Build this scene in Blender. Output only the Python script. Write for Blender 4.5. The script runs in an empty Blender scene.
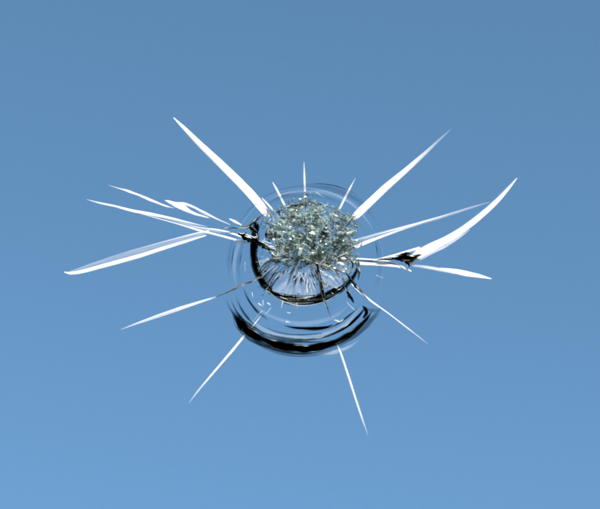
import bpy, bmesh, math, random
import numpy as np
from mathutils import Vector, Matrix, noise
random.seed(7); np.random.seed(7)
scene = bpy.context.scene
C = scene.collection
R = math.radians

# ------------------------------------------------------------------ camera, sky, sun, exposure
PITCH = R(42.0)            # the glass leans over the viewer, the camera looks up through it at the sky
DIST = 0.45                # camera to glass, metres
S = 0.0002                 # metres on the glass for one unit of the plan below (600 x 509 units)
cam = bpy.data.objects.new('camera', bpy.data.cameras.new('camera'))
C.objects.link(cam); scene.camera = cam
cam.data.sensor_width = 36.0
cam.data.lens = 36.0 * DIST / (600 * S)
cam.data.clip_start = 0.01; cam.data.clip_end = 1000
PANE_ROT = (math.pi / 2 + PITCH, 0, 0)
PANE_LOC = Vector((0, 0, 1.2))
axis = Vector((0, -math.cos(PITCH), -math.sin(PITCH)))      # from the glass towards the camera
cam.location = PANE_LOC + axis * DIST
cam.rotation_euler = PANE_ROT

SUN_EL, SUN_AZ = R(25), R(160)
world = bpy.data.worlds.new('World'); scene.world = world; world.use_nodes = True
wn = world.node_tree; bg = wn.nodes['Background']
sky = wn.nodes.new('ShaderNodeTexSky'); sky.sky_type = 'NISHITA'; sky.sun_disc = False
sky.sun_elevation = SUN_EL; sky.sun_rotation = SUN_AZ
sky.air_density = 1.0; sky.dust_density = 0.3; sky.ozone_density = 4.0; sky.altitude = 0
wn.links.new(sky.outputs[0], bg.inputs[0]); bg.inputs[1].default_value = 0.1
sun = bpy.data.objects.new('sun', bpy.data.lights.new('sun', 'SUN')); C.objects.link(sun)
sun.data.energy = 4.9; sun.data.angle = R(0.5); sun.data.color = (1.0, 0.96, 0.90)
sd = Vector((math.sin(SUN_AZ) * math.cos(SUN_EL), math.cos(SUN_AZ) * math.cos(SUN_EL), math.sin(SUN_EL)))
sun.rotation_euler = (-sd).to_track_quat('-Z', 'Y').to_euler()
vs = scene.view_settings
vs.view_transform = 'Standard'; vs.look = 'None'; vs.gamma = 1.0; vs.use_curve_mapping = False
vs.exposure = 1.47
scene.render.engine = 'CYCLES'
scene.cycles.max_bounces = 16; scene.cycles.transmission_bounces = 12
scene.cycles.transparent_max_bounces = 24; scene.cycles.glossy_bounces = 6
scene.cycles.filter_width = 2.2
scene.render.resolution_x = 1024; scene.render.resolution_y = 869

# ------------------------------------------------------------------ materials
def newmat(name):
    m = bpy.data.materials.new(name); m.use_nodes = True
    nt = m.node_tree; nt.nodes.clear()
    out = nt.nodes.new('ShaderNodeOutputMaterial')
    return m, nt, out
def N(nt, t, **kw):
    n = nt.nodes.new(t)
    for k, v in kw.items():
        if k in n.inputs: n.inputs[k].default_value = v
        else: setattr(n, k, v)
    return n
def L(nt, a, b): nt.links.new(a, b)
def mathn(nt, op, a, b=None, clamp=False):
    n = nt.nodes.new('ShaderNodeMath'); n.operation = op; n.use_clamp = clamp
    for i, q in enumerate((a, b)):
        if q is None: continue
        if isinstance(q, (int, float)): n.inputs[i].default_value = q
        else: L(nt, q, n.inputs[i])
    return n.outputs[0]

def mat_pane():
    m, nt, out = newmat('clear_glass')
    t = N(nt, 'ShaderNodeBsdfTransparent', Color=(0.962, 1.0, 0.974, 1))
    g = N(nt, 'ShaderNodeBsdfGlossy', Color=(1, 1, 1, 1), Roughness=0.0)
    f = N(nt, 'ShaderNodeFresnel', IOR=1.5)
    mx = N(nt, 'ShaderNodeMixShader')
    L(nt, f.outputs[0], mx.inputs[0]); L(nt, t.outputs[0], mx.inputs[1]); L(nt, g.outputs[0], mx.inputs[2])
    L(nt, mx.outputs[0], out.inputs[0]); return m

def streak(nt, sx, sy, detail=3.0):
    """noise drawn out along the length of a crack (its UV map)"""
    tc = N(nt, 'ShaderNodeUVMap'); mp = N(nt, 'ShaderNodeMapping')
    mp.inputs['Scale'].default_value = (sx, sy, 1)
    L(nt, tc.outputs[0], mp.inputs[0])
    n = N(nt, 'ShaderNodeTexNoise'); n.inputs['Scale'].default_value = 1.0; n.inputs['Detail'].default_value = detail
    L(nt, mp.outputs[0], n.inputs['Vector'])
    return n.outputs[0]

def mat_cov(name, build, amp=0.6, sx=1.2, sy=6.0):
    """a fracture face that is open (bright or mirroring) where 'cov' is high, closed and clear where it is low"""
    m, nt, out = newmat(name)
    a = N(nt, 'ShaderNodeAttribute', attribute_name='cov')
    s = streak(nt, sx, sy)
    k = mathn(nt, 'MULTIPLY', mathn(nt, 'SUBTRACT', s, 0.5), amp * 2)
    k = mathn(nt, 'MULTIPLY', k, mathn(nt, 'MULTIPLY', a.outputs['Fac'], mathn(nt, 'SUBTRACT', 1.6, a.outputs['Fac'])))
    fac = mathn(nt, 'ADD', a.outputs['Fac'], k, True)
    t = N(nt, 'ShaderNodeBsdfTransparent')
    sh = build(nt)
    mx = N(nt, 'ShaderNodeMixShader')
    L(nt, fac, mx.inputs[0]); L(nt, t.outputs[0], mx.inputs[1]); L(nt, sh, mx.inputs[2])
    L(nt, mx.outputs[0], out.inputs[0]); return m

def white_sh(nt):
    d = N(nt, 'ShaderNodeBsdfDiffuse', Color=(0.90, 0.91, 0.92, 1))
    t = N(nt, 'ShaderNodeBsdfTranslucent', Color=(0.9, 0.92, 0.94, 1))
    g = N(nt, 'ShaderNodeBsdfGlossy', Color=(0.95, 0.97, 1, 1), Roughness=0.25)
    a = N(nt, 'ShaderNodeMixShader', Fac=0.15); L(nt, d.outputs[0], a.inputs[1]); L(nt, t.outputs[0], a.inputs[2])
    b = N(nt, 'ShaderNodeMixShader', Fac=0.12); L(nt, a.outputs[0], b.inputs[1]); L(nt, g.outputs[0], b.inputs[2])
    return b.outputs[0]
def mirror_sh(nt):
    g = N(nt, 'ShaderNodeBsdfGlossy', Color=(0.70, 0.82, 0.86, 1), Roughness=0.05)
    tc = N(nt, 'ShaderNodeUVMap'); mp = N(nt, 'ShaderNodeMapping'); mp.inputs['Scale'].default_value = (0.35, 4, 1)
    L(nt, tc.outputs[0], mp.inputs[0])
    n = N(nt, 'ShaderNodeTexNoise'); n.inputs['Scale'].default_value = 1.0; n.inputs['Detail'].default_value = 2.0
    L(nt, mp.outputs[0], n.inputs['Vector'])
    b = N(nt, 'ShaderNodeBump', Strength=0.25, Distance=0.0001)
    L(nt, n.outputs[0], b.inputs['Height']); L(nt, b.outputs[0], g.inputs['Normal'])
    return g.outputs[0]
def seam_sh(nt):
    g = N(nt, 'ShaderNodeBsdfGlossy', Color=(0.52, 0.56, 0.55, 1), Roughness=0.12)
    tc = N(nt, 'ShaderNodeUVMap'); mp = N(nt, 'ShaderNodeMapping'); mp.inputs['Scale'].default_value = (1.2, 5, 1)
    L(nt, tc.outputs[0], mp.inputs[0])
    n = N(nt, 'ShaderNodeTexNoise'); n.inputs['Scale'].default_value = 1.0; n.inputs['Detail'].default_value = 3.0
    L(nt, mp.outputs[0], n.inputs['Vector'])
    b = N(nt, 'ShaderNodeBump', Strength=0.5, Distance=0.00014)
    L(nt, n.outputs[0], b.inputs['Height']); L(nt, b.outputs[0], g.inputs['Normal'])
    return g.outputs[0]
def mat_glass():
    m, nt, out = newmat('fracture_glass')
    g = N(nt, 'ShaderNodeBsdfGlass', Color=(0.962, 1.0, 0.974, 1), Roughness=0.0, IOR=1.5)
    L(nt, g.outputs[0], out.inputs[0]); return m
def mat_shard(name, col, fac, rough):
    m, nt, out = newmat(name)
    g = N(nt, 'ShaderNodeBsdfGlass', Color=(0.90, 0.97, 0.95, 1), Roughness=0.02, IOR=1.5)
    d = N(nt, 'ShaderNodeBsdfDiffuse', Color=col)
    mx = N(nt, 'ShaderNodeMixShader', Fac=fac)
    L(nt, g.outputs[0], mx.inputs[1]); L(nt, d.outputs[0], mx.inputs[2]); L(nt, mx.outputs[0], out.inputs[0])
    return m
def mat_mirror_shard():
    m, nt, out = newmat('shard_mirror')
    g = N(nt, 'ShaderNodeBsdfGlossy', Color=(0.80, 0.87, 0.84, 1), Roughness=0.06)
    L(nt, g.outputs[0], out.inputs[0]); return m

M_PANE = mat_pane()
M_WHITE = mat_cov('open_crack_white', white_sh, amp=0.9, sx=0.5, sy=3.5)
M_MIRROR = mat_cov('fracture_mirror', mirror_sh, amp=0.75, sx=0.45, sy=5.0)
M_SEAM = mat_cov('crack_seam', seam_sh, amp=0.5, sx=2.0, sy=2.0)
M_GLASS = mat_glass()
M_SH = [mat_shard('shard_clear', (0.3, 0.35, 0.32, 1), 0.12, 0.02),
        mat_shard('shard_frosted', (0.14, 0.195, 0.185, 1), 0.7, 0.1),
        mat_mirror_shard(),
        mat_shard('shard_powder', (0.62, 0.74, 0.72, 1), 0.85, 0.2)]

# ------------------------------------------------------------------ the pane
def P(x, y, w=0.0):
    return Vector(((x - 300) * S, (254.5 - y) * S, w))
root = bpy.data.objects.new('cracked_windscreen', None); C.objects.link(root)
root.location = PANE_LOC; root.rotation_euler = PANE_ROT; root.empty_display_size = 0.1
root['label'] = 'clear glass pane with a star-shaped stone chip and white radiating cracks before blue sky'
root['category'] = 'glass pane'
def link(name, me, mats, smooth=True):
    for m in (mats if isinstance(mats, (list, tuple)) else [mats]): me.materials.append(m)
    o = bpy.data.objects.new(name, me); C.objects.link(o); o.parent = root
    if smooth: me.polygons.foreach_set('use_smooth', [True] * len(me.polygons))
    return o

BX, BY, BR = 306.0, 270.0, 80.0            # bull's-eye centre and radius (plan units)
def bull_r(a):                              # slightly oval, uneven
    return BR * (1 + 0.05 * abs(math.sin(a)) - 0.045 * abs(math.cos(a)) + 0.012 * math.sin(3 * a + 1) + 0.006 * math.sin(7 * a))
HW, HH = 0.65, 0.40
def layer(name, w0, w1, hole):
    bm = bmesh.new()
    n = 128
    if hole:
        rings = []
        for w in (w0, w1):
            inner = []; outer = []
            for i in range(n):
                a = 2 * math.pi * i / n
                r = bull_r(a)
                inner.append(bm.verts.new(P(BX + r * math.cos(a), BY - r * math.sin(a), w)))
                c, s = math.cos(a), math.sin(a)
                k = min(HW / max(abs(c), 1e-6), HH / max(abs(s), 1e-6))
                outer.append(bm.verts.new(Vector((c * k, s * k, w))))
            rings.append((inner, outer))
        (i0, o0), (i1, o1) = rings
        for i in range(n):
            j = (i + 1) % n
            bm.faces.new((i0[i], o0[i], o0[j], i0[j])); bm.faces.new((i1[i], i1[j], o1[j], o1[i]))
            bm.faces.new((i0[i], i0[j], i1[j], i1[i])); bm.faces.new((o0[i], o1[i], o1[j], o0[j]))
    else:
        bmesh.ops.create_cube(bm, size=1, matrix=Matrix.Translation((0, 0, (w0 + w1) / 2)) @ Matrix.Diagonal((2 * HW, 2 * HH, w0 - w1, 1)))
    bmesh.ops.recalc_face_normals(bm, faces=bm.faces)
    me = bpy.data.meshes.new(name); bm.to_mesh(me); bm.free()
    return link(name, me, M_PANE, smooth=False)
layer('glass_layer', 0.0, -0.0024, True)
layer('glass_layer', -0.0026, -0.0050, False)

# rippled glass lens that fills the hole: conchoidal rings round the impact
def lens():
    nr, na = 90, 192
    vs_, fs, mi = [], [], []
    def h(rho, a):
        s = math.sin(a); low = max(0, -s) ** 1.0; up = max(0, s)
        z = -0.00035
        for c, wd, am in ((0.91, 0.05, 0.00006), (0.80, 0.05, 0.00006), (0.70, 0.05, 0.00005)):
            cc = c + 0.02 * math.sin(2 * a + c * 9) + 0.012 * noise.noise(Vector((math.cos(a) * 2, math.sin(a) * 2, c * 20)))
            amp = am * (0.55 + 0.45 * noise.noise(Vector((math.cos(a) * 1.3 + 5, math.sin(a) * 1.3, c * 30))) + 0.4 * low)
            z += amp * math.exp(-((rho - cc) / wd) ** 2)
        return z
    for i in range(nr + 1):
        rho = i / nr
        for j in range(na):
            a = 2 * math.pi * j / na; r = (bull_r(a) - 0.6) * max(rho, 0.002)
            vs_.append(P(BX + r * math.cos(a), BY - r * math.sin(a), h(rho, a)))
    for i in range(nr):
        for j in range(na):
            k = (j + 1) % na
            fs.append((i * na + j, (i + 1) * na + j, (i + 1) * na + k, i * na + k))
    b0 = len(vs_)
    for j in range(na):
        p = vs_[nr * na + j]; vs_.append(Vector((p.x, p.y, -0.0023)))
    for j in range(na):
        k = (j + 1) % na
        fs.append((nr * na + j, b0 + j, b0 + k, nr * na + k))
    fs.append(tuple(b0 + j for j in reversed(range(na))))
    fs.append(tuple(reversed(range(na))))
    me = bpy.data.meshes.new('bulls_eye_lens'); me.from_pydata(vs_, [], fs); me.update()
    o = link('bulls_eye_lens', me, M_GLASS)
    for p in me.polygons:
        if p.index >= nr * na: p.use_smooth = False
    return o
lens()

# ------------------------------------------------------------------ ribbons: cracks, seams and ring crescents
def catmull(pts, n):
    p = np.array(pts, float); m = len(p)
    d = np.r_[0, np.cumsum(np.hypot(*(p[1:, :2] - p[:-1, :2]).T))]
    ext = np.vstack([2 * p[0] - p[1], p, 2 * p[-1] - p[-2]])
    out = []
    for t in np.linspace(0, d[-1], n):
        i = min(max(np.searchsorted(d, t) - 1, 0), m - 2)
        u = (t - d[i]) / max(d[i + 1] - d[i], 1e-9)
        a, b, c, e = ext[i], ext[i + 1], ext[i + 2], ext[i + 3]
        q = 0.5 * (2 * b + (c - a) * u + (2 * a - 5 * b + 4 * c - e) * u * u + (3 * b - a - 3 * c + e) * u ** 3)
        q[2:] = b[2:] + (c[2:] - b[2:]) * u
        out.append(q)
    return np.array(out), d[-1]
def ribbon_data(pts, w=0.00004, tilt=18.0, skew=0.0, jag=0.0, edge=(0.0, 0.0), hw=0.0, seed=None, rows=9, slope=0.0, freq=0.08, rip=None):
    """pts: (x, y, full width, cov).  A raised shell over the path: rounded ridge (tilt = slope at its rims, degrees),
    apex moved by skew, rims roughened by jag, cov at the two rims lowered by edge."""
    if seed is None: seed = random.random() * 100
    ln = sum(math.hypot(pts[i + 1][0] - pts[i][0], pts[i + 1][1] - pts[i][1]) for i in range(len(pts) - 1))
    n = max(8, min(140, int(ln * 1.2)))
    q, ln = catmull(pts, n)
    tan = np.gradient(q[:, :2], axis=0); tan /= np.linalg.norm(tan, axis=1)[:, None] + 1e-9
    nor = np.stack([tan[:, 1], -tan[:, 0]], 1)            # left of travel in the plan (y down)
    vs_, uv, cov = [], [], []
    vv = np.linspace(-1, 1, rows)
    for i in range(n):
        wd = max(q[i, 2], 0.15); s = ln * i / (n - 1)
        for v in vv:
            jj = jag * (noise.noise(Vector((s * freq, v * 0.8 + seed, seed))) + 0.5 * noise.noise(Vector((s * freq * 3, v + seed, seed + 5)))) * wd * abs(v) if jag else 0
            off = v * wd / 2 + jj
            x, y = q[i, 0] + nor[i, 0] * off, q[i, 1] + nor[i, 1] * off
            H = math.tan(R(tilt)) * wd * S * 0.25
            z = w + H * (1 - ((v - skew) / (1 + abs(skew))) ** 2)
            z += slope * off * S
            if rip:
                ph = rip[0] * v + 2.2 * noise.noise(Vector((s * .035, seed, 2))) + 1.2 * noise.noise(Vector((s * .12, v, seed)))
                z += math.tan(R(rip[1])) * wd * S / (2 * rip[0]) * math.sin(ph) * (0.5 + 0.9 * abs(noise.noise(Vector((s * .06, v * .7, seed + 3)))))
            if hw: z += hw * noise.noise(Vector((s * 0.05, v * 1.2, seed + 9)))
            vs_.append(P(x, y, z)); uv.append((s * 0.1, v * 0.5 + seed))
            e = edge[1] if v > 0 else edge[0]
            cov.append(q[i, 3] * (1 - e * abs(v) ** 2))
    fs = []
    for i in range(n - 1):
        for j in range(rows - 1):
            k = i * rows + j
            fs.append((k, k + rows, k + rows + 1, k + 1))
    return vs_, fs, uv, cov
def ribbons(name, datas, mat, kind=None, slots=None):
    vs_, fs, uv, cov, mi = [], [], [], [], []
    for n_, d in enumerate(datas):
        o = len(vs_); mi += [slots[n_] if slots else 0] * len(d[1]); vs_ += d[0]; fs += [tuple(o + i for i in f) for f in d[1]]; uv += d[2]; cov += d[3]
    me = bpy.data.meshes.new(name); me.from_pydata(vs_, [], fs); me.update()
    if me.polygons[len(me.polygons) // 2].normal.z < 0: me.flip_normals()
    ul = me.uv_layers.new(name='UVMap')
    for lp in me.loops: ul.data[lp.index].uv = uv[lp.vertex_index]
    at = me.attributes.new('cov', 'FLOAT', 'POINT'); at.data.foreach_set('value', np.array(cov, np.float32))
    me.polygons.foreach_set('material_index', mi)
    o = link(name, me, mat)
    if kind: o['kind'] = kind
    return o
def ribbon(name, pts, mat, kind=None, **kw):
    return ribbons(name, [ribbon_data(pts, **kw)], mat, kind)

# --- long white cracks
def offset_path(pts, f, a, b, wd, cov):
    """a thin strand inside a crack: f = place across it (-1..1), a..b = stretch of its length"""
    q, ln = catmull(pts, 40); tan = np.gradient(q[:, :2], axis=0); tan /= np.linalg.norm(tan, axis=1)[:, None] + 1e-9
    out = []
    for k in range(7):
        i = int(round((a + (b - a) * k / 6) * 39)); t = math.sin(math.pi * k / 6)
        o = f * q[i, 2] / 2
        out.append((q[i, 0] + tan[i, 1] * o, q[i, 1] - tan[i, 0] * o, max(.25, q[i, 2] * wd * (.35 + .65 * t)), cov * (.5 + .5 * t)))
    return out
def crack(pts, strands=3, fill=1.0, **kw):
    kw.setdefault('tilt', 5); kw.setdefault('jag', 0.025); kw.setdefault('edge', (.3, .3)); kw.setdefault('rows', 11)
    pts = [(x, y, w_ * (.86 if w_ > 2 else 1), c * fill) for x, y, w_, c in pts]
    ds = [ribbon_data(pts, **kw)]
    z0 = kw.get('w', .00004) + .00004
    for k in range(strands):
        a = random.uniform(0, .5); b = min(1, a + random.uniform(.35, .6))
        ds.append(ribbon_data(offset_path(pts, random.uniform(-.6, .6), a, b, random.uniform(.12, .3), 1.0), w=z0, rows=7, tilt=2, jag=.1, edge=(.9, .9)))
    return ribbons('crack', ds, M_WHITE)
crack([(173.5,117.5,.8,.9),(183,127,4.0,1.1),(200,144,6.3,1.3),(225,168,8.6,1.4),(248,191,9.8,1.4),(260,205,10,1.4),(266,213,8,1.3),(269,217,3,1.0)], edge=(.35,.1), strands=2)
crack([(276,213.5,.5,1.0),(272.5,209.5,1.6,1.2),(268,204.5,1.8,1.2),(262,198,.8,1.0)], strands=0, w=.00012)
crack([(451,129,.8,.12),(438,141,2.6,.28),(424,154,4.2,.55),(405,171,6.2,.9),(385,188,8,1.3),(365,207,8.8,1.4),(356,215.5,8,1.3),(350,220,4,1.0)], edge=(.35,.3), strands=2)
crack([(517,178,.8,.8),(508,189,3.4,.95),(495,203,5.5,1.1),(478,218,6.6,1.05),(460,231.5,7.6,1.0),(445,240.5,8.6,1.3),(430,248,10,1.35),(418,255,10.5,1.35),(410,262,6,1.2),(407,265,2,1)], edge=(.15,.2), strands=1)
crack([(470,229.5,.6,.3),(458,238,2.4,.5),(445,246.5,2.8,.5),(432,253,2.4,.5),(420,260,.8,.4)], strands=1, edge=(.2,-.4), w=.00002)
crack([(440,268.2,1,.6),(448,269.8,3.4,1.1),(457,271.6,5.6,1.3),(466,273.6,6.2,1.4),(479,276,4.2,1.4),(491.5,278.8,.7,1.2)], edge=(.3,.1), strands=1)
crack([(412,265.5,1.4,.35),(425,267,3.6,.4),(440,269.6,4,.5),(455,273,2.5,.5)], strands=4, edge=(-.5,.2))
crack([(490,202,.6,.2),(470,208,2,.25),(440,217.5,3.2,.3),(410,226,3.8,.28),(380,234,4.2,.25),(352,242,4.2,.2)], edge=(-.5,.3), strands=3)
crack([(432,220,.5,.4),(405,228.5,1.6,.7),(382,236.5,2.8,.95),(362,244,4.2,1.3),(350,249.5,4.6,1.4),(346,251,2,1.2)], strands=1)
crack([(345,261,3.0,1.4),(362,263.4,3.6,1.4),(385,265,2.8,1.3),(400,266.8,2.6,1.3),(411,271,1,1)], strands=1)
crack([(400,265.4,.8,1.1),(405,268,3,1.3),(411.5,271.4,.6,1.1)], strands=0, w=.00012)
crack([(344,258,1.2,1.3),(365,259,1.3,1.1),(384,260.5,1.2,1.1),(398,263.6,1.6,1.2)], strands=1)
crack([(374,259.8,.6,.9),(390,256.2,1.5,1.3),(404,252.4,2.4,1.35),(420,247.8,3,1.3)], strands=1)
crack([(347,279,1.2,1.0),(358,290,1.9,1.2),(371,301,1.6,1.1),(388,313,1.2,.7),(410,330,1.2,.65),(428,344,.5,.3)], jag=.2, strands=2)
crack([(336,342,1.0,.5),(341,354,2.0,.8),(348,375,2.6,.85),(356,400,2.4,.75),(363,421,1.7,.55),(368,435,.4,.3)], strands=3)
crack([(262,314,.8,.5),(253,326,1.4,.7),(245,335,2.6,1.05),(232,351,2.9,1.0),(214,372,2.4,.8),(198,391,1.6,.55),(189,403,.4,.3)], strands=3)
crack([(216,297,1.2,.6),(200,302,3.0,.5),(180,308.5,4.4,.5),(158,316,4.0,.5),(138,323,2.2,.6),(121,329.5,.4,.4)], edge=(.35,.0), strands=5)
crack([(64,272,.6,1.2),(71,273.2,3.2,1.35),(85,270.8,4.2,1.35),(110,264,4.6,1.3),(140,255.8,4.4,1.3),(160,249.4,4,1.25),(182,242.6,3.2,1.2),(206,235.4,1.2,.9)], strands=1, edge=(.6,.0))
crack([(70,271.5,1,.25),(100,262.5,4.5,.2),(150,248.5,6.2,.2),(185,238.6,5,.22),(206,232.6,2.4,.28)], edge=(.2,.2), w=.00002, strands=0)
crack([(88,264.5,.4,.15),(120,254,.9,.3),(150,245.4,1,.4),(190,234.8,1.5,.65),(209,230.8,1.6,.8)], strands=0)
crack([(87,199.5,.4,.5),(100,203,1.6,.9),(115,206.2,2.2,1.1),(132,210.6,3,1.25),(150,214,3.4,1.3),(170,218,2.6,1.1),(190,222.8,1.4,.8),(207,226.8,.5,.4)], strands=1)
crack([(142,214,.5,.5),(160,219,1.0,.7),(184,225.8,1.5,.8),(200,230.6,2.5,1.0),(214,234,2.5,1.0),(234,239.4,2.5,1.2),(247,243,1.4,1.1)], strands=2)
crack([(190,226.6,.5,.5),(206,228.4,1.2,.7),(222,230.6,1.6,1.1),(239,235.6,2.6,1.3),(246,238,1,1)], strands=1)
crack([(160,217,.5,.2),(185,223.8,2.6,.3),(205,229,2.6,.35),(225,233,1.6,.3)], strands=0, w=.00002)
crack([(108,185,.3,.3),(118,188,1.1,.7),(130,191.8,2.0,1.1),(145,197.6,2.6,1.25),(157,202.6,2.6,1.2),(166,206,1.6,.9),(174,208,.4,.4)], jag=.2, strands=1)
crack([(165,200.4,.6,.9),(170,202,3.6,1.2),(176,204.6,6,1.35),(182,207,6.6,1.35),(189,210.6,3.6,1.25),(198,214.6,2.2,1.15),(209,218,.5,.8)], jag=.25, strands=1)
crack([(176,202.4,.6,1.0),(184,203.6,2.0,1.2),(192,206.2,2.2,1.2),(204,212,1.5,1.0),(216,218.4,1.2,.8),(230,224.6,.5,.7)], jag=.2, strands=1)
crack([(196,209.5,.4,.5),(206,214.5,2,.45),(218,219.5,.6,.4)], strands=0)
crack([(229.5,218.8,1,1.2),(235,221.6,3.0,1.35),(241.5,225,.8,1.2)], strands=0)
crack([(304,162,.6,.5),(304.4,175,2.0,.65),(304.8,188,2.4,.7),(305.4,200,1.8,.7)], strands=3)
crack([(272.5,182,.6,.8),(277,190,2.0,1.2),(283,202,2.3,1.2),(288,212,1.8,.9)], strands=1)
crack([(355.5,178,.4,.4),(349,190,1.9,.75),(342,204,2.3,.85),(336,216,1.8,.9)], strands=2)

# --- ring crescents: mirror-like fracture faces of the bull's-eye
def arc(pts, **kw):
    kw.setdefault('tilt', 5); kw.setdefault('jag', 0.16); kw.setdefault('w', .00012); kw.setdefault('edge', (.65, .65)); kw.setdefault('freq', .04); kw.setdefault('rows', 11)
    nm = kw.pop('name', 'ring_fracture'); mt = kw.pop('mat', M_MIRROR); st = kw.pop('strands', 3)
    ds = [ribbon_data(pts, **kw)]
    for k in range(st):
        a = random.uniform(0, .55); b = min(1, a + random.uniform(.25, .45))
        ds.append(ribbon_data(offset_path(pts, random.choice((-1, 1)) * random.uniform(.7, 1.25), a, b, random.uniform(.12, .25), .9), w=kw['w'] + .0001, rows=5, tilt=9, jag=.2, edge=(.5, .5)))
    return ribbons(nm, ds, mt)
# outer dark crescent: one broad band, feathered at its left end, with thinner bands riding inside and outside it
arc([(231,309,1.5,.3),(236,317,6,1.0),(243,326,11,1.45),(252,333,12,1.45),(264,339.8,11,1.0),(280,345,10.5,1.35),(298,347.6,10.5,1.45),(316,347,8.5,1.45),(332,343.4,7.5,1.35),(346,336.5,6.5,1.45),(358,327,5,1.35),(367,318,3.4,1.1),(372,311,1,.6)], rows=29, strands=8, edge=(.5,.75), jag=.28, rip=(6, 11))
arc([(322,349,2,.3),(338,344.5,4.5,.6),(353,336,6,.75),(366,325,6.5,.7),(376,314.5,5,.5),(382,306,1.5,.15)], w=.00006, edge=(.7,.9), strands=2)
arc([(234,319,2,.2),(248,337,3.5,.45),(272,350,4.5,.5),(298,354.5,5,.55),(322,353,4,.4),(345,345,2,.15)], w=.00005, edge=(.8,.8))
arc([(262,331,.6,.4),(276,336.4,2,.9),(298,339.6,2.6,1.0),(320,338,2,.9),(336,332.4,3,1.0),(348,325.6,3.6,1.15),(358,316.6,3,1.15),(365,308,1.4,.9)], strands=4, rip=(3, 22), rows=15)
arc([(284,325.5,.8,.6),(296,327.8,3.2,1.2),(314,328.6,4.0,1.3),(326,327.4,3,1.25),(333,324.5,1,.8)], strands=3)
arc([(328,328.5,.8,.6),(338,323.6,1.8,1.0),(348,316.4,1.8,1.1),(357,308.6,.8,.8)], strands=1)
arc([(262,326,.6,.3),(280,332.6,1.4,.6),(300,334.6,1.6,.8),(322,333.2,1.0,.5)], strands=1)
for q in ([(231,300,.6,.2),(235,309,1.8,.7),(240,317,3.6,1.1),(246,324,3,.9)], [(236,297,.6,.2),(241,308,2,.75),(248,318,2.6,.9),(256,326,1,.4)],
          [(243,288,.8,.3),(248,299,2.2,.85),(256,310,2.8,.95),(266,317.6,1.2,.4)], [(250,303,.5,.2),(258,313,1.6,.6),(268,320,.8,.4)], [(226,299,.8,.1),(231,310,2.2,.5),(238,320,2,.5)]):
    arc(q, strands=1)
arc([(362.5,306,1.2,1.0),(365,309,4.5,1.2),(366,313,4,1.2),(363,318,2,1.0)], strands=0, jag=.3)
arc([(366,309,2,.5),(374,310.5,5,.45),(381,309,2,.2)], strands=0, w=.00006, edge=(.8,.8))
arc([(318,354.5,1,.15),(334,352.5,4,.25),(348,347.5,3,.2),(358,341,1,.1)], mat=M_WHITE, strands=0, w=.00003, edge=(.7,.7))
for q in ([(246,316,1,.1),(262,329,5,.3),(284,336,6,.34),(306,337.6,6,.34),(328,334,6,.32),(348,322,5,.28),(362,306,1,.1)],
          [(252,300,1,.05),(266,314,4,.2),(288,322,4,.22),(312,323,4,.22),(334,317,4,.18),(350,304,1,.05)],
          [(300,192,1,.05),(322,192,4,.22),(344,199,5,.22),(360,211,4,.15),(368,224,1,.05)],
          [(262,203,1,.05),(280,194.5,3,.2),(300,191,3,.18),(314,191,1,.05)],
          [(236,290,1,.05),(234,266,4,.2),(239,243,4,.18),(247,228,1,.05)]):
    ribbon('pale_band', [(x, y, wd, c * .48) for x, y, wd, c in q], M_WHITE, w=.00003, tilt=3, rows=11, edge=(.8, .8), jag=.2, freq=.04)  # thin white strips painting pale highlights and haze beside the dark rings
# faint upper and side rings
for pts in ([(240,222,2,.1),(252,207,2.4,.22),(270,195,2.6,.25),(292,188.5,3,.3),(318,187,3.4,.35),(342,192,4,.4),(362,203,4,.3),(375,220,2,.1)],
            [(262,208,1.5,.1),(280,199,2,.3),(300,195.5,2.2,.3),(322,196.5,2.6,.35),(340,203,2,.2)],
            [(231,285,2,.05),(229,262,3,.25),(233,240,3,.25),(241,226,2,.1)],
            [(241,288,2,.05),(238.5,265,2.4,.3),(242,246,2.4,.25),(248,234,1.5,.1)],
            [(372,226,2,.1),(379,246,3,.2),(380,268,3,.2),(376,288,2,.1)]):
    arc([(x, y, wd * 1.8, c * .7) for x, y, wd, c in pts], edge=(.95, .95), w=.00006, strands=1)
# inner dark ring
arc([(252.5,221,2,.8),(256,226,5.5,1.2),(255,237,6.6,1.3),(253.4,250,7.2,1.3),(255,263,7.5,1.3),(259.6,276,7.4,1.25),(266,286,6.6,1.2),(274,293.5,4.4,1.1)], w=.00018, jag=.3, freq=.09, hw=.00003, rows=21, strands=9, edge=(.5,.5), rip=(4, 15))
arc([(263,284,1,.6),(273,293,3,1.1),(287,297.5,5,1.2),(303,298.6,5.4,1.2),(318,296.8,5.2,1.2),(331,292,5,1.2),(343,285,2.6,1.0),(352,275,1.2,.6)], w=.0002, jag=.4, freq=.2, strands=9, rip=(3, 20), rows=15)
arc([(268,291,1,.6),(279,299,3.2,1.2),(292,302.8,4.2,1.3),(306,303.6,4.2,1.3),(320,301.6,3.6,1.2),(333,296.4,2.6,1.0),(343,289.6,.8,.5)], w=.0002, jag=.3, freq=.12, strands=4)
arc([(272,293.5,1,.5),(288,300,5,1.0),(304,301.2,5.4,1.0),(320,299.2,5,1.0),(336,292,1,.5)], w=.00016, jag=.3, freq=.2, strands=4, mat=M_SEAM)
arc([(328,296,1.5,.8),(339,291,4.5,1.2),(348,283.5,4.6,1.2),(355,274,3.4,1.2),(358.5,265,2,1.0),(358,257,.8,.5)], w=.0002, jag=.4, freq=.25, strands=6, rip=(3, 14), rows=15)
arc([(268,291,.5,.2),(280,300,.8,.3),(300,305.6,.8,.4),(322,302.5,.8,.3),(338,294,.5,.2)], w=.0003, mat=M_WHITE, strands=0)


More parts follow.
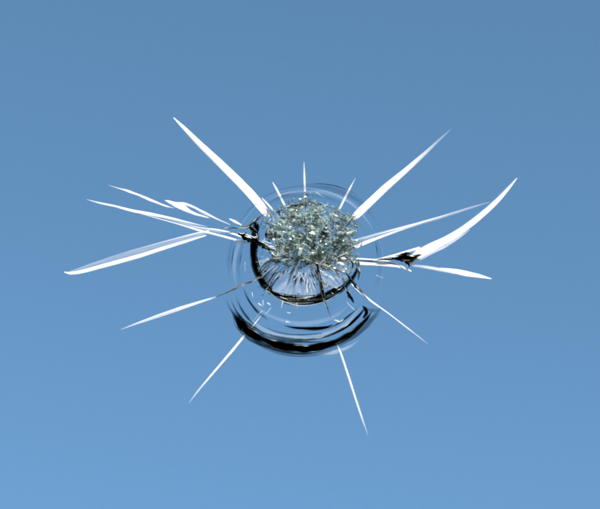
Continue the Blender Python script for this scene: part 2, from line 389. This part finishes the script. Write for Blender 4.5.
# --- dark seams: spokes and wedges where the fracture runs deep
def seam(pts, **kw):
    kw.setdefault('tilt', 12); kw.setdefault('jag', 0.32); kw.setdefault('w', .0004); kw.setdefault('edge', (.15, .15))
    nm = kw.pop('name', 'dark_seam'); mt = kw.pop('mat', M_SEAM); kw.setdefault('freq', .3); st = kw.pop('strands', 4)
    pts = [(x, y, wd * kw.get('wide', .7), c * .85) for x, y, wd, c in pts]; kw.pop('wide', 0)
    ds = [ribbon_data(pts, **kw)]; sl = [0]
    for k in range(st):
        a = random.uniform(0, .6); b = min(1, a + random.uniform(.2, .5))
        ds.append(ribbon_data(offset_path(pts, random.uniform(-1.1, 1.1), a, b, random.uniform(.15, .4), 1.0), w=kw['w'] + .00010, rows=5, tilt=14, jag=.4, freq=.3)); sl.append(0)
    for k in range(st // 2):
        a = random.uniform(0, .7); b = min(1, a + random.uniform(.12, .35))
        ds.append(ribbon_data(offset_path(pts, random.uniform(-.9, .9), a, b, random.uniform(.12, .3), random.uniform(.4, .9)), w=kw['w'] + .00016, rows=5, tilt=12, jag=.5, freq=.4, edge=(.5, .5))); sl.append(1)
    return ribbons(nm, ds, [mt, M_WHITE], slots=sl)
seam([(260,277,3,1.2),(248,282.5,3.4,1.3),(236,288,2.6,1.2),(224,293.5,1.8,1.1),(212,298.5,1,.8)])
seam([(258,272,2,.9),(268,261.5,4,1.2),(282,257,4,1.2),(296,257,2,.7)])
seam([(300,258.5,1.2,.5),(314,261.5,2.6,.9),(330,267,3,1.0),(346,273.5,2.2,.9)])
seam([(299,257,2,1.1),(295.5,265,3.2,1.4),(292,272,2.6,1.3),(288.5,280,1.0,.6)])
seam([(294,269,1.0,1.0),(299,274.5,1.2,.9),(304,280,.6,.4)], strands=1)
seam([(316,261,2.6,1.2),(318.5,271,3.4,1.4),(320.5,282,3.6,1.3),(322,291,5,1.3),(324,299,3,1.1),(328,310,2.2,.8),(331,319,.8,.5)])
seam([(311,266,.8,.9),(317,269,1.6,1.1),(321,276,1.0,.8)], strands=1)
seam([(330,266,2.2,1.1),(337,273,3,1.2),(342,279,3.4,1.3),(346,285,2,.9)])
seam([(344,286,1.6,1.0),(348,292,4,1.3),(351,298,5.5,1.4),(354,303,1,1.0)], mat=M_MIRROR)
seam([(346,273,2,1.2),(354,284,4,1.4),(361,292,3.4,1.3),(369,300.5,.8,.8)], mat=M_MIRROR)
seam([(355,262,2,1),(359,270,3,1.2),(358,280,2,1.0)])
seam([(234,227.5,1.6,1.2),(243,227.5,3.2,1.3),(249,226,4.2,1.4),(256,220,3.2,1.3),(262,215.5,1.6,1.0),(268,211.5,.6,.6)])
seam([(238.5,233,3,1.4),(244,236.5,8,1.6),(250,238.5,8,1.6),(256,241,6.5,1.6),(264,245.5,6,1.5),(271,248.6,3.5,1.4),(279,250.5,1,1.0)], mat=M_MIRROR, w=.0006, wide=.85, tilt=6, strands=7, rip=(3, 17), rows=15)  # left knot; its white strands stand in for bright reflections
seam([(247,226,2,1.3),(252,229.5,6,1.6),(256,234,6,1.6),(258,240,2,1.2)], mat=M_MIRROR, w=.0005, wide=.7, tilt=6, strands=5)
seam([(222,228,1,1),(232,228,2,1.2),(240,227,1.2,1.2)], mat=M_MIRROR)
seam([(377,259.6,.8,1.2),(388,258.4,2.8,1.4),(397,257.8,5,1.5),(404,257.6,7.5,1.5),(409,258,9,1.5),(413,257.4,6,1.5),(421.5,254.4,.8,1.3)], jag=.25, tilt=6, rows=21, strands=3, freq=.2, mat=M_MIRROR, wide=1, rip=(3, 19))
seam([(403,259,3,1.4),(407,262.6,3.6,1.5),(409.4,266.8,.8,1.3)], strands=1, mat=M_MIRROR, wide=1)
seam([(98,269.6,.4,.4),(125,263,.7,.8),(150,255.8,.7,.8),(170,249,.4,.4)], strands=0, jag=.1, w=.0001)
seam([(352,260.6,1,1.1),(368,261,1.6,1.3),(384,262.4,1.8,1.3),(398,265,1,1.2)], mat=M_MIRROR)
seam([(274,214,1.5,.8),(288,206.5,3,1.2),(303,204,2.4,1.2),(312,205,1.2,.8)], mat=M_MIRROR)
seam([(318,203,1.4,.9),(331,207.5,1.8,.7),(343,214,1.4,.6),(350,222,.6,.3)], mat=M_MIRROR)
seam([(273,226,1,.8),(266,234,2.6,1.2),(270,242,2,1)], mat=M_MIRROR)
for i in range(12):                                      # fan of dark streaks at the left of the inner cone
    t = i / 11 + random.uniform(-.06, .06)
    x0, y0 = 259 + 12 * t, 274 + 15 * t; x1, y1 = 276 + 15 * t + random.uniform(-4, 4), 259 + 3 * t + random.uniform(-2, 5)
    seam([(x0, y0, random.uniform(1, 2.2), 1.0), (x0 * .6 + x1 * .4 - 1.2, y0 * .6 + y1 * .4 - 1, random.uniform(.8, 2.2), random.uniform(.6, 1.1)), (x1, y1, .3, .4)], name='dark_streak', w=.0003, mat=M_MIRROR, strands=1, jag=.1)

for q in ([(264,206,.5,.8),(268,211,2.4,1.2),(272,217,2,1.2),(278,222,.8,.8)], [(272,208,.5,.8),(276,214,2.2,1.2),(281,219,1,.8)], [(260,219,.6,.7),(266,222,1.8,1.1),(274,225,2.4,1.2),(284,225,1,.7)],
          [(358,214,.5,.6),(352,219,2.2,1.1),(346,226,2,1.1),(341,231,.8,.7)], [(349,213,.5,.6),(345,218,1.8,1.0),(339,222,.8,.7)], [(357,244,.6,.7),(350,240,2.4,1.2),(346,233,2,1.1),(342,228,.6,.6)],
          [(287,208,.5,.7),(290,216,1.6,1.0),(293,224,.6,.6)], [(305,197,.6,.7),(306,206,2,1.0),(304,216,1.4,.9),(306,224,.5,.5)], [(336,212,.5,.6),(331,219,1.6,.9),(329,227,.6,.5)],
          [(270,252,.6,.8),(276,256,3,1.2),(284,255,3,1.2),(292,252,.8,.7)], [(346,256,1,.9),(352,262,3,1.2),(352,270,2.4,1.1),(347,276,.8,.7)]):
    seam(q, w=.0014, strands=3)
# --- pale fracture face under the crushed core, and the fine radial splinters across it
def inner_face():
    na, nr = 60, 14; vs_, fs, uv, cov = [], [], [], []
    for i in range(na + 1):
        a = R(-175 + 170 * i / na)
        for j in range(nr + 1):
            t = j / nr; r = 3 + t * 44
            vs_.append(P(305 + r * 1.02 * math.cos(a), 256 - r * 0.95 * math.sin(a), -.0001 + .00022 * (1 - t * t) + .00003 * noise.noise(Vector((i * .5, j * .3, 1)))))
            uv.append((t * 3.5 + .05 * i, i * 0.14)); cov.append(0.17 + .26 * noise.noise(Vector((i * .3, j * .5, 7))))
    for i in range(na):
        for j in range(nr):
            k = i * (nr + 1) + j; fs.append((k, k + 1, k + nr + 2, k + nr + 1))
    return ribbons('inner_cone_face', [(vs_, fs, uv, cov)], M_WHITE)
inner_face()
ds = []
for i in range(24):
    a = R(random.uniform(-170, -8)); r0 = random.uniform(10, 26); r1 = r0 + random.uniform(6, 24)
    b = a + random.uniform(-.5, .5) * random.random()
    p0 = (305 + r0 * math.cos(a), 256 - r0 * math.sin(a)); p1 = (305 + r1 * math.cos(b), 256 - r1 * math.sin(b))
    mid = ((p0[0] + p1[0]) / 2 + random.uniform(-1, 1), (p0[1] + p1[1]) / 2)
    ds.append(ribbon_data([(*p0, .4, .4), (*mid, random.uniform(.3, 1.2), random.uniform(.25, .8)), (*p1, .3, .2)], w=.0002, rows=3, tilt=14))
# short sparks and hairlines below the inner ring and round the core
for (x, y, dx, dy, wd) in [(252,292,1,7,1.2),(258,303,5,4,2.2),(263,300,1,6,2.0),(267,303,4,2,1.8),(271,308,-5,6,1.2),(287,312,4,1,2.0),(286,321,4,2,2.0),(283,301,-2,8,.8),(297,303,0,6,.7),(334,320,6,2,2.4),(338,322,6,-3,2.2),
        (262,311,-9,11,1.0),(347,302,9,9,.8),(376,275,8,3,.9),(262,240,12,5,1.8),(268,246,9,1,1.4),(340,258,7,1,5),(337,262,8,3,3.5),(245,262,0,10,.6),(316,192,9,6,.8),(352,232,6,-3,1.4),(351,239,7,2,1.2)]:
    ds.append(ribbon_data([(x, y, .4, .8), (x + dx * .35 + random.uniform(-.4, .4), y + dy * .35 + random.uniform(-.4, .4), wd * random.uniform(.4, .8), random.uniform(.3, 1.0) * (.5 if x > 345 else 1)), (x + dx * .7 + random.uniform(-.4, .4), y + dy * .7 + random.uniform(-.4, .4), wd * random.uniform(.2, .7), random.uniform(.4, 1.0)), (x + dx, y + dy, .2, .3)], w=.0005, rows=5, tilt=10, jag=.4, freq=.3, edge=(.5, .5)))
ribbons('glass_splinters', ds, M_WHITE, 'stuff')
dk = []
for i in range(150):                                      # dark flecks and hairlines inside the inner cone and at the crack roots
    a = R(random.uniform(-176, -4)); r = random.uniform(8, 46); x, y = 305 + r * 1.02 * math.cos(a), 256 - r * .95 * math.sin(a)
    l = random.uniform(2, 10) * (1.3 if r < 30 else .7); b = a + random.gauss(0, .35)
    dk.append(ribbon_data([(x, y, .3, .5), (x + math.cos(b) * l * .5 + random.uniform(-.5, .5), y - math.sin(b) * l * .5, random.uniform(.5, 1.9), random.uniform(.6, 1.3)), (x + math.cos(b) * l, y - math.sin(b) * l, .3, .3)], w=.0003, rows=5, tilt=10, jag=.4, freq=.4))
ribbons('dark_splinters', dk, M_SEAM, 'stuff')

# --- crushed core: bigger shards one by one, the crumbs as one mass
CORE = [(266,224),(275,213),(286,206),(297,204),(301,196),(312,197),(321,205),(335,208),(346,214),(357,221),(357,232),(352,241),(356,250),(351,264),(341,273),(326,270),(306,264),(290,262),(275,266),(268,260),(273,247),(264,237)]
def inside(x, y):
    c = False; j = len(CORE) - 1
    for i in range(len(CORE)):
        xi, yi = CORE[i]; xj, yj = CORE[j]
        if (yi > y) != (yj > y) and x < (xj - xi) * (y - yi) / (yj - yi) + xi: c = not c
        j = i
    return c
def proto(k):
    bm = bmesh.new()
    for i in range(random.choice((5, 6, 7, 8))):
        v = Vector(np.random.normal(size=3)); v.normalize()
        bm.verts.new(v * 0.5)
    r = bmesh.ops.convex_hull(bm, input=bm.verts)
    bmesh.ops.delete(bm, geom=[g for g in r['geom_interior'] + r['geom_unused'] if isinstance(g, bmesh.types.BMVert)], context='VERTS')
    bm.normal_update(); bmesh.ops.recalc_face_normals(bm, faces=bm.faces)
    bm.verts.index_update()
    d = ([v.co.copy() for v in bm.verts], [tuple(v.index for v in f.verts) for f in bm.faces]); bm.free(); return d
PR = [proto(k) for k in range(30)]
SPILL = [(348,217,5,3),(354,224,3,4),(270,214,5,4),(264,222,4,3),(305,197,2.5,5),(353,260,4,5),(348,275,4,6),(264,252,4,5),(275,262,6,3),(330,268,6,3),(357,243,4,3),(288,207,4,3),(336,207,5,3),(268,288,4,3),(322,292,3,4)]
def core_pos(spill=True):
    if spill and random.random() < .16:
        c = random.choice(SPILL); return random.gauss(c[0], c[2]), random.gauss(c[1], c[3])
    while True:
        x, y = random.uniform(258, 362), random.uniform(192, 270)
        jx, jy = x + random.gauss(0, 2.5) + 5 * noise.noise(Vector((x * .09, y * .09, 4))), y + random.gauss(0, 2.5) + 5 * noise.noise(Vector((x * .09, y * .09, 8)))
        if inside(jx, jy) and random.random() < 1.15 - .6 * math.hypot((x - 311) / 50, (y - 242) / 38) + .9 * noise.noise(Vector((x * .1, y * .1, 0))): return x, y
def core_h(x, y):
    d = math.hypot((x - 310) / 48, (y - 236) / 34)
    return .0002 + .0016 * max(0, 1 - d * d)
def rotm(): return Matrix.Rotation(random.uniform(0, 6.28), 3, Vector(np.random.normal(size=3)))
def bed():
    n = 90; vs_, fs = [], []; idx = {}
    for i in range(n + 1):
        for j in range(n + 1):
            x, y = 256 + 108 * i / n, 190 + 84 * j / n
            k = noise.noise(Vector((x * .22, y * .22, 3))) * 4
            if inside(x + k + random.gauss(0, .8), y + k * .7 + random.gauss(0, .8)):
                z = core_h(x, y) * .35 + .00035 * noise.turbulence(Vector((x * .16, y * .16, 1)), 4, True)
                idx[(i, j)] = len(vs_); vs_.append(P(x + random.uniform(-.4, .4), y + random.uniform(-.4, .4), z))
    for (i, j) in idx:
        q = [(i, j), (i, j + 1), (i + 1, j + 1), (i + 1, j)]
        if all(p in idx for p in q): fs.append(tuple(idx[p] for p in q))
    m, nt, out = newmat('crushed_bed')
    tc = N(nt, 'ShaderNodeTexCoord'); no = N(nt, 'ShaderNodeTexNoise'); no.inputs['Scale'].default_value = 620; no.inputs['Detail'].default_value = 4
    L(nt, tc.outputs['Object'], no.inputs['Vector'])
    rp = N(nt, 'ShaderNodeValToRGB'); rp.color_ramp.elements[0].position = .30; rp.color_ramp.elements[0].color = (.024, .035, .034, 1)
    rp.color_ramp.elements[1].position = .74; rp.color_ramp.elements[1].color = (.29, .38, .365, 1)
    L(nt, no.outputs[0], rp.inputs[0])
    p = N(nt, 'ShaderNodeBsdfPrincipled', Roughness=.25); L(nt, rp.outputs[0], p.inputs['Base Color'])
    t = N(nt, 'ShaderNodeBsdfTransparent'); mx = N(nt, 'ShaderNodeMixShader')
    n2 = N(nt, 'ShaderNodeTexNoise'); n2.inputs['Scale'].default_value = 420; n2.inputs['Detail'].default_value = 4
    L(nt, tc.outputs['Object'], n2.inputs['Vector'])
    mr = N(nt, 'ShaderNodeMapRange'); mr.inputs[1].default_value = .36; mr.inputs[2].default_value = .5; mr.inputs[3].default_value = .25; mr.inputs[4].default_value = .97
    L(nt, n2.outputs[0], mr.inputs[0])
    at = N(nt, 'ShaderNodeAttribute', attribute_name='cov')
    L(nt, mathn(nt, 'MULTIPLY', mr.outputs[0], at.outputs['Fac'], True), mx.inputs[0])
    L(nt, t.outputs[0], mx.inputs[1]); L(nt, p.outputs[0], mx.inputs[2]); L(nt, mx.outputs[0], out.inputs[0])
    me = bpy.data.meshes.new('crushed_bed'); me.from_pydata(vs_, [], fs); me.update()
    at = me.attributes.new('cov', 'FLOAT', 'POINT')
    for i_, v_ in enumerate(me.vertices):
        x_, y_ = v_.co.x / S + 300, 254.5 - v_.co.y / S
        at.data[i_].value = min(1, max(0, 1.9 - 1.15 * math.hypot((x_ - 311) / 50, (y_ - 242) / 37) + .9 * noise.noise(Vector((x_ * .1, y_ * .1, 0)))))
    if me.polygons[0].normal.z < 0: me.flip_normals()
    return link('crushed_bed', me, m, smooth=False)
bed()
dd, dw = [], []
for i in range(36):                                      # curved ridges running through the crushed glass
    x, y = core_pos(); a = math.atan2(y - 236, (x - 310) * .7) + math.pi / 2 + random.gauss(0, .45); l = random.uniform(4, 10); k = random.uniform(-.12, .12)
    z = core_h(x, y) * .9 + .0002; wd = random.uniform(.5, 1.7)
    q = [(x + math.cos(a) * l * t - math.sin(a) * l * k * (1 - 4 * t * t), y + math.sin(a) * l * t + math.cos(a) * l * k * (1 - 4 * t * t), wd * (1 - 3.4 * t * t), 1.0 if i % 3 else .4) for t in (-.5, -.2, .1, .35, .5)]
    (dd if i % 3 else dw).append(ribbon_data(q, w=z, rows=5, tilt=12, jag=.5, freq=.3, edge=(.4, .4)))
ribbons('core_ridges', dd, M_SEAM, 'stuff'); ribbons('core_ridges', dw, M_WHITE, 'stuff')
vs_, fs, mi = [], [], []
for i in range(4200):
    x, y = core_pos(); z = core_h(x, y) * random.uniform(.0, .75)
    sz = random.choice((.7, .8, 1.0, 1.2, 1.5, 2.2, 3.2)) * S
    v, f = random.choice(PR); m = rotm() @ Matrix.Diagonal((sz * random.uniform(.8, 1.9), sz, sz * random.uniform(.3, .8)))
    c = P(x, y, z); o = len(vs_)
    vs_ += [c + m @ q for q in v]; fs += [tuple(o + k for k in g) for g in f]
    glow = math.exp(-(((x - 308) / 13) ** 2 + ((y - 243) / 11) ** 2))      # finest, whitest powder at the point of impact
    mi += [random.choices((0, 1, 2, 3), (8, 5, 1.6, .3 + 8 * glow))[0]] * len(f)
me = bpy.data.meshes.new('crushed_glass'); me.from_pydata(vs_, [], fs); me.update()
me.polygons.foreach_set('material_index', mi)
o = link('crushed_glass', me, M_SH, smooth=False); o['kind'] = 'stuff'
PM = {}
for i in range(60):
    x, y = core_pos(False)
    k = random.randrange(len(PR)); mm = random.choices((0, 1, 2, 3), (6, 3, 0, .4))[0]
    if (k, mm) not in PM:
        me = bpy.data.meshes.new('shard'); me.from_pydata(PR[k][0], [], PR[k][1]); me.materials.append(M_SH[mm]); me.update(); PM[(k, mm)] = me
    o = bpy.data.objects.new('shard', PM[(k, mm)]); C.objects.link(o); o.parent = root
    sz = random.uniform(3.5, 9) * S
    o.location = P(x, y, core_h(x, y) * random.uniform(.6, 1.1)); o.rotation_euler = rotm().to_euler()
    o.scale = (sz * random.uniform(.9, 1.6), sz * random.uniform(.6, 1), sz * random.uniform(.25, .6))
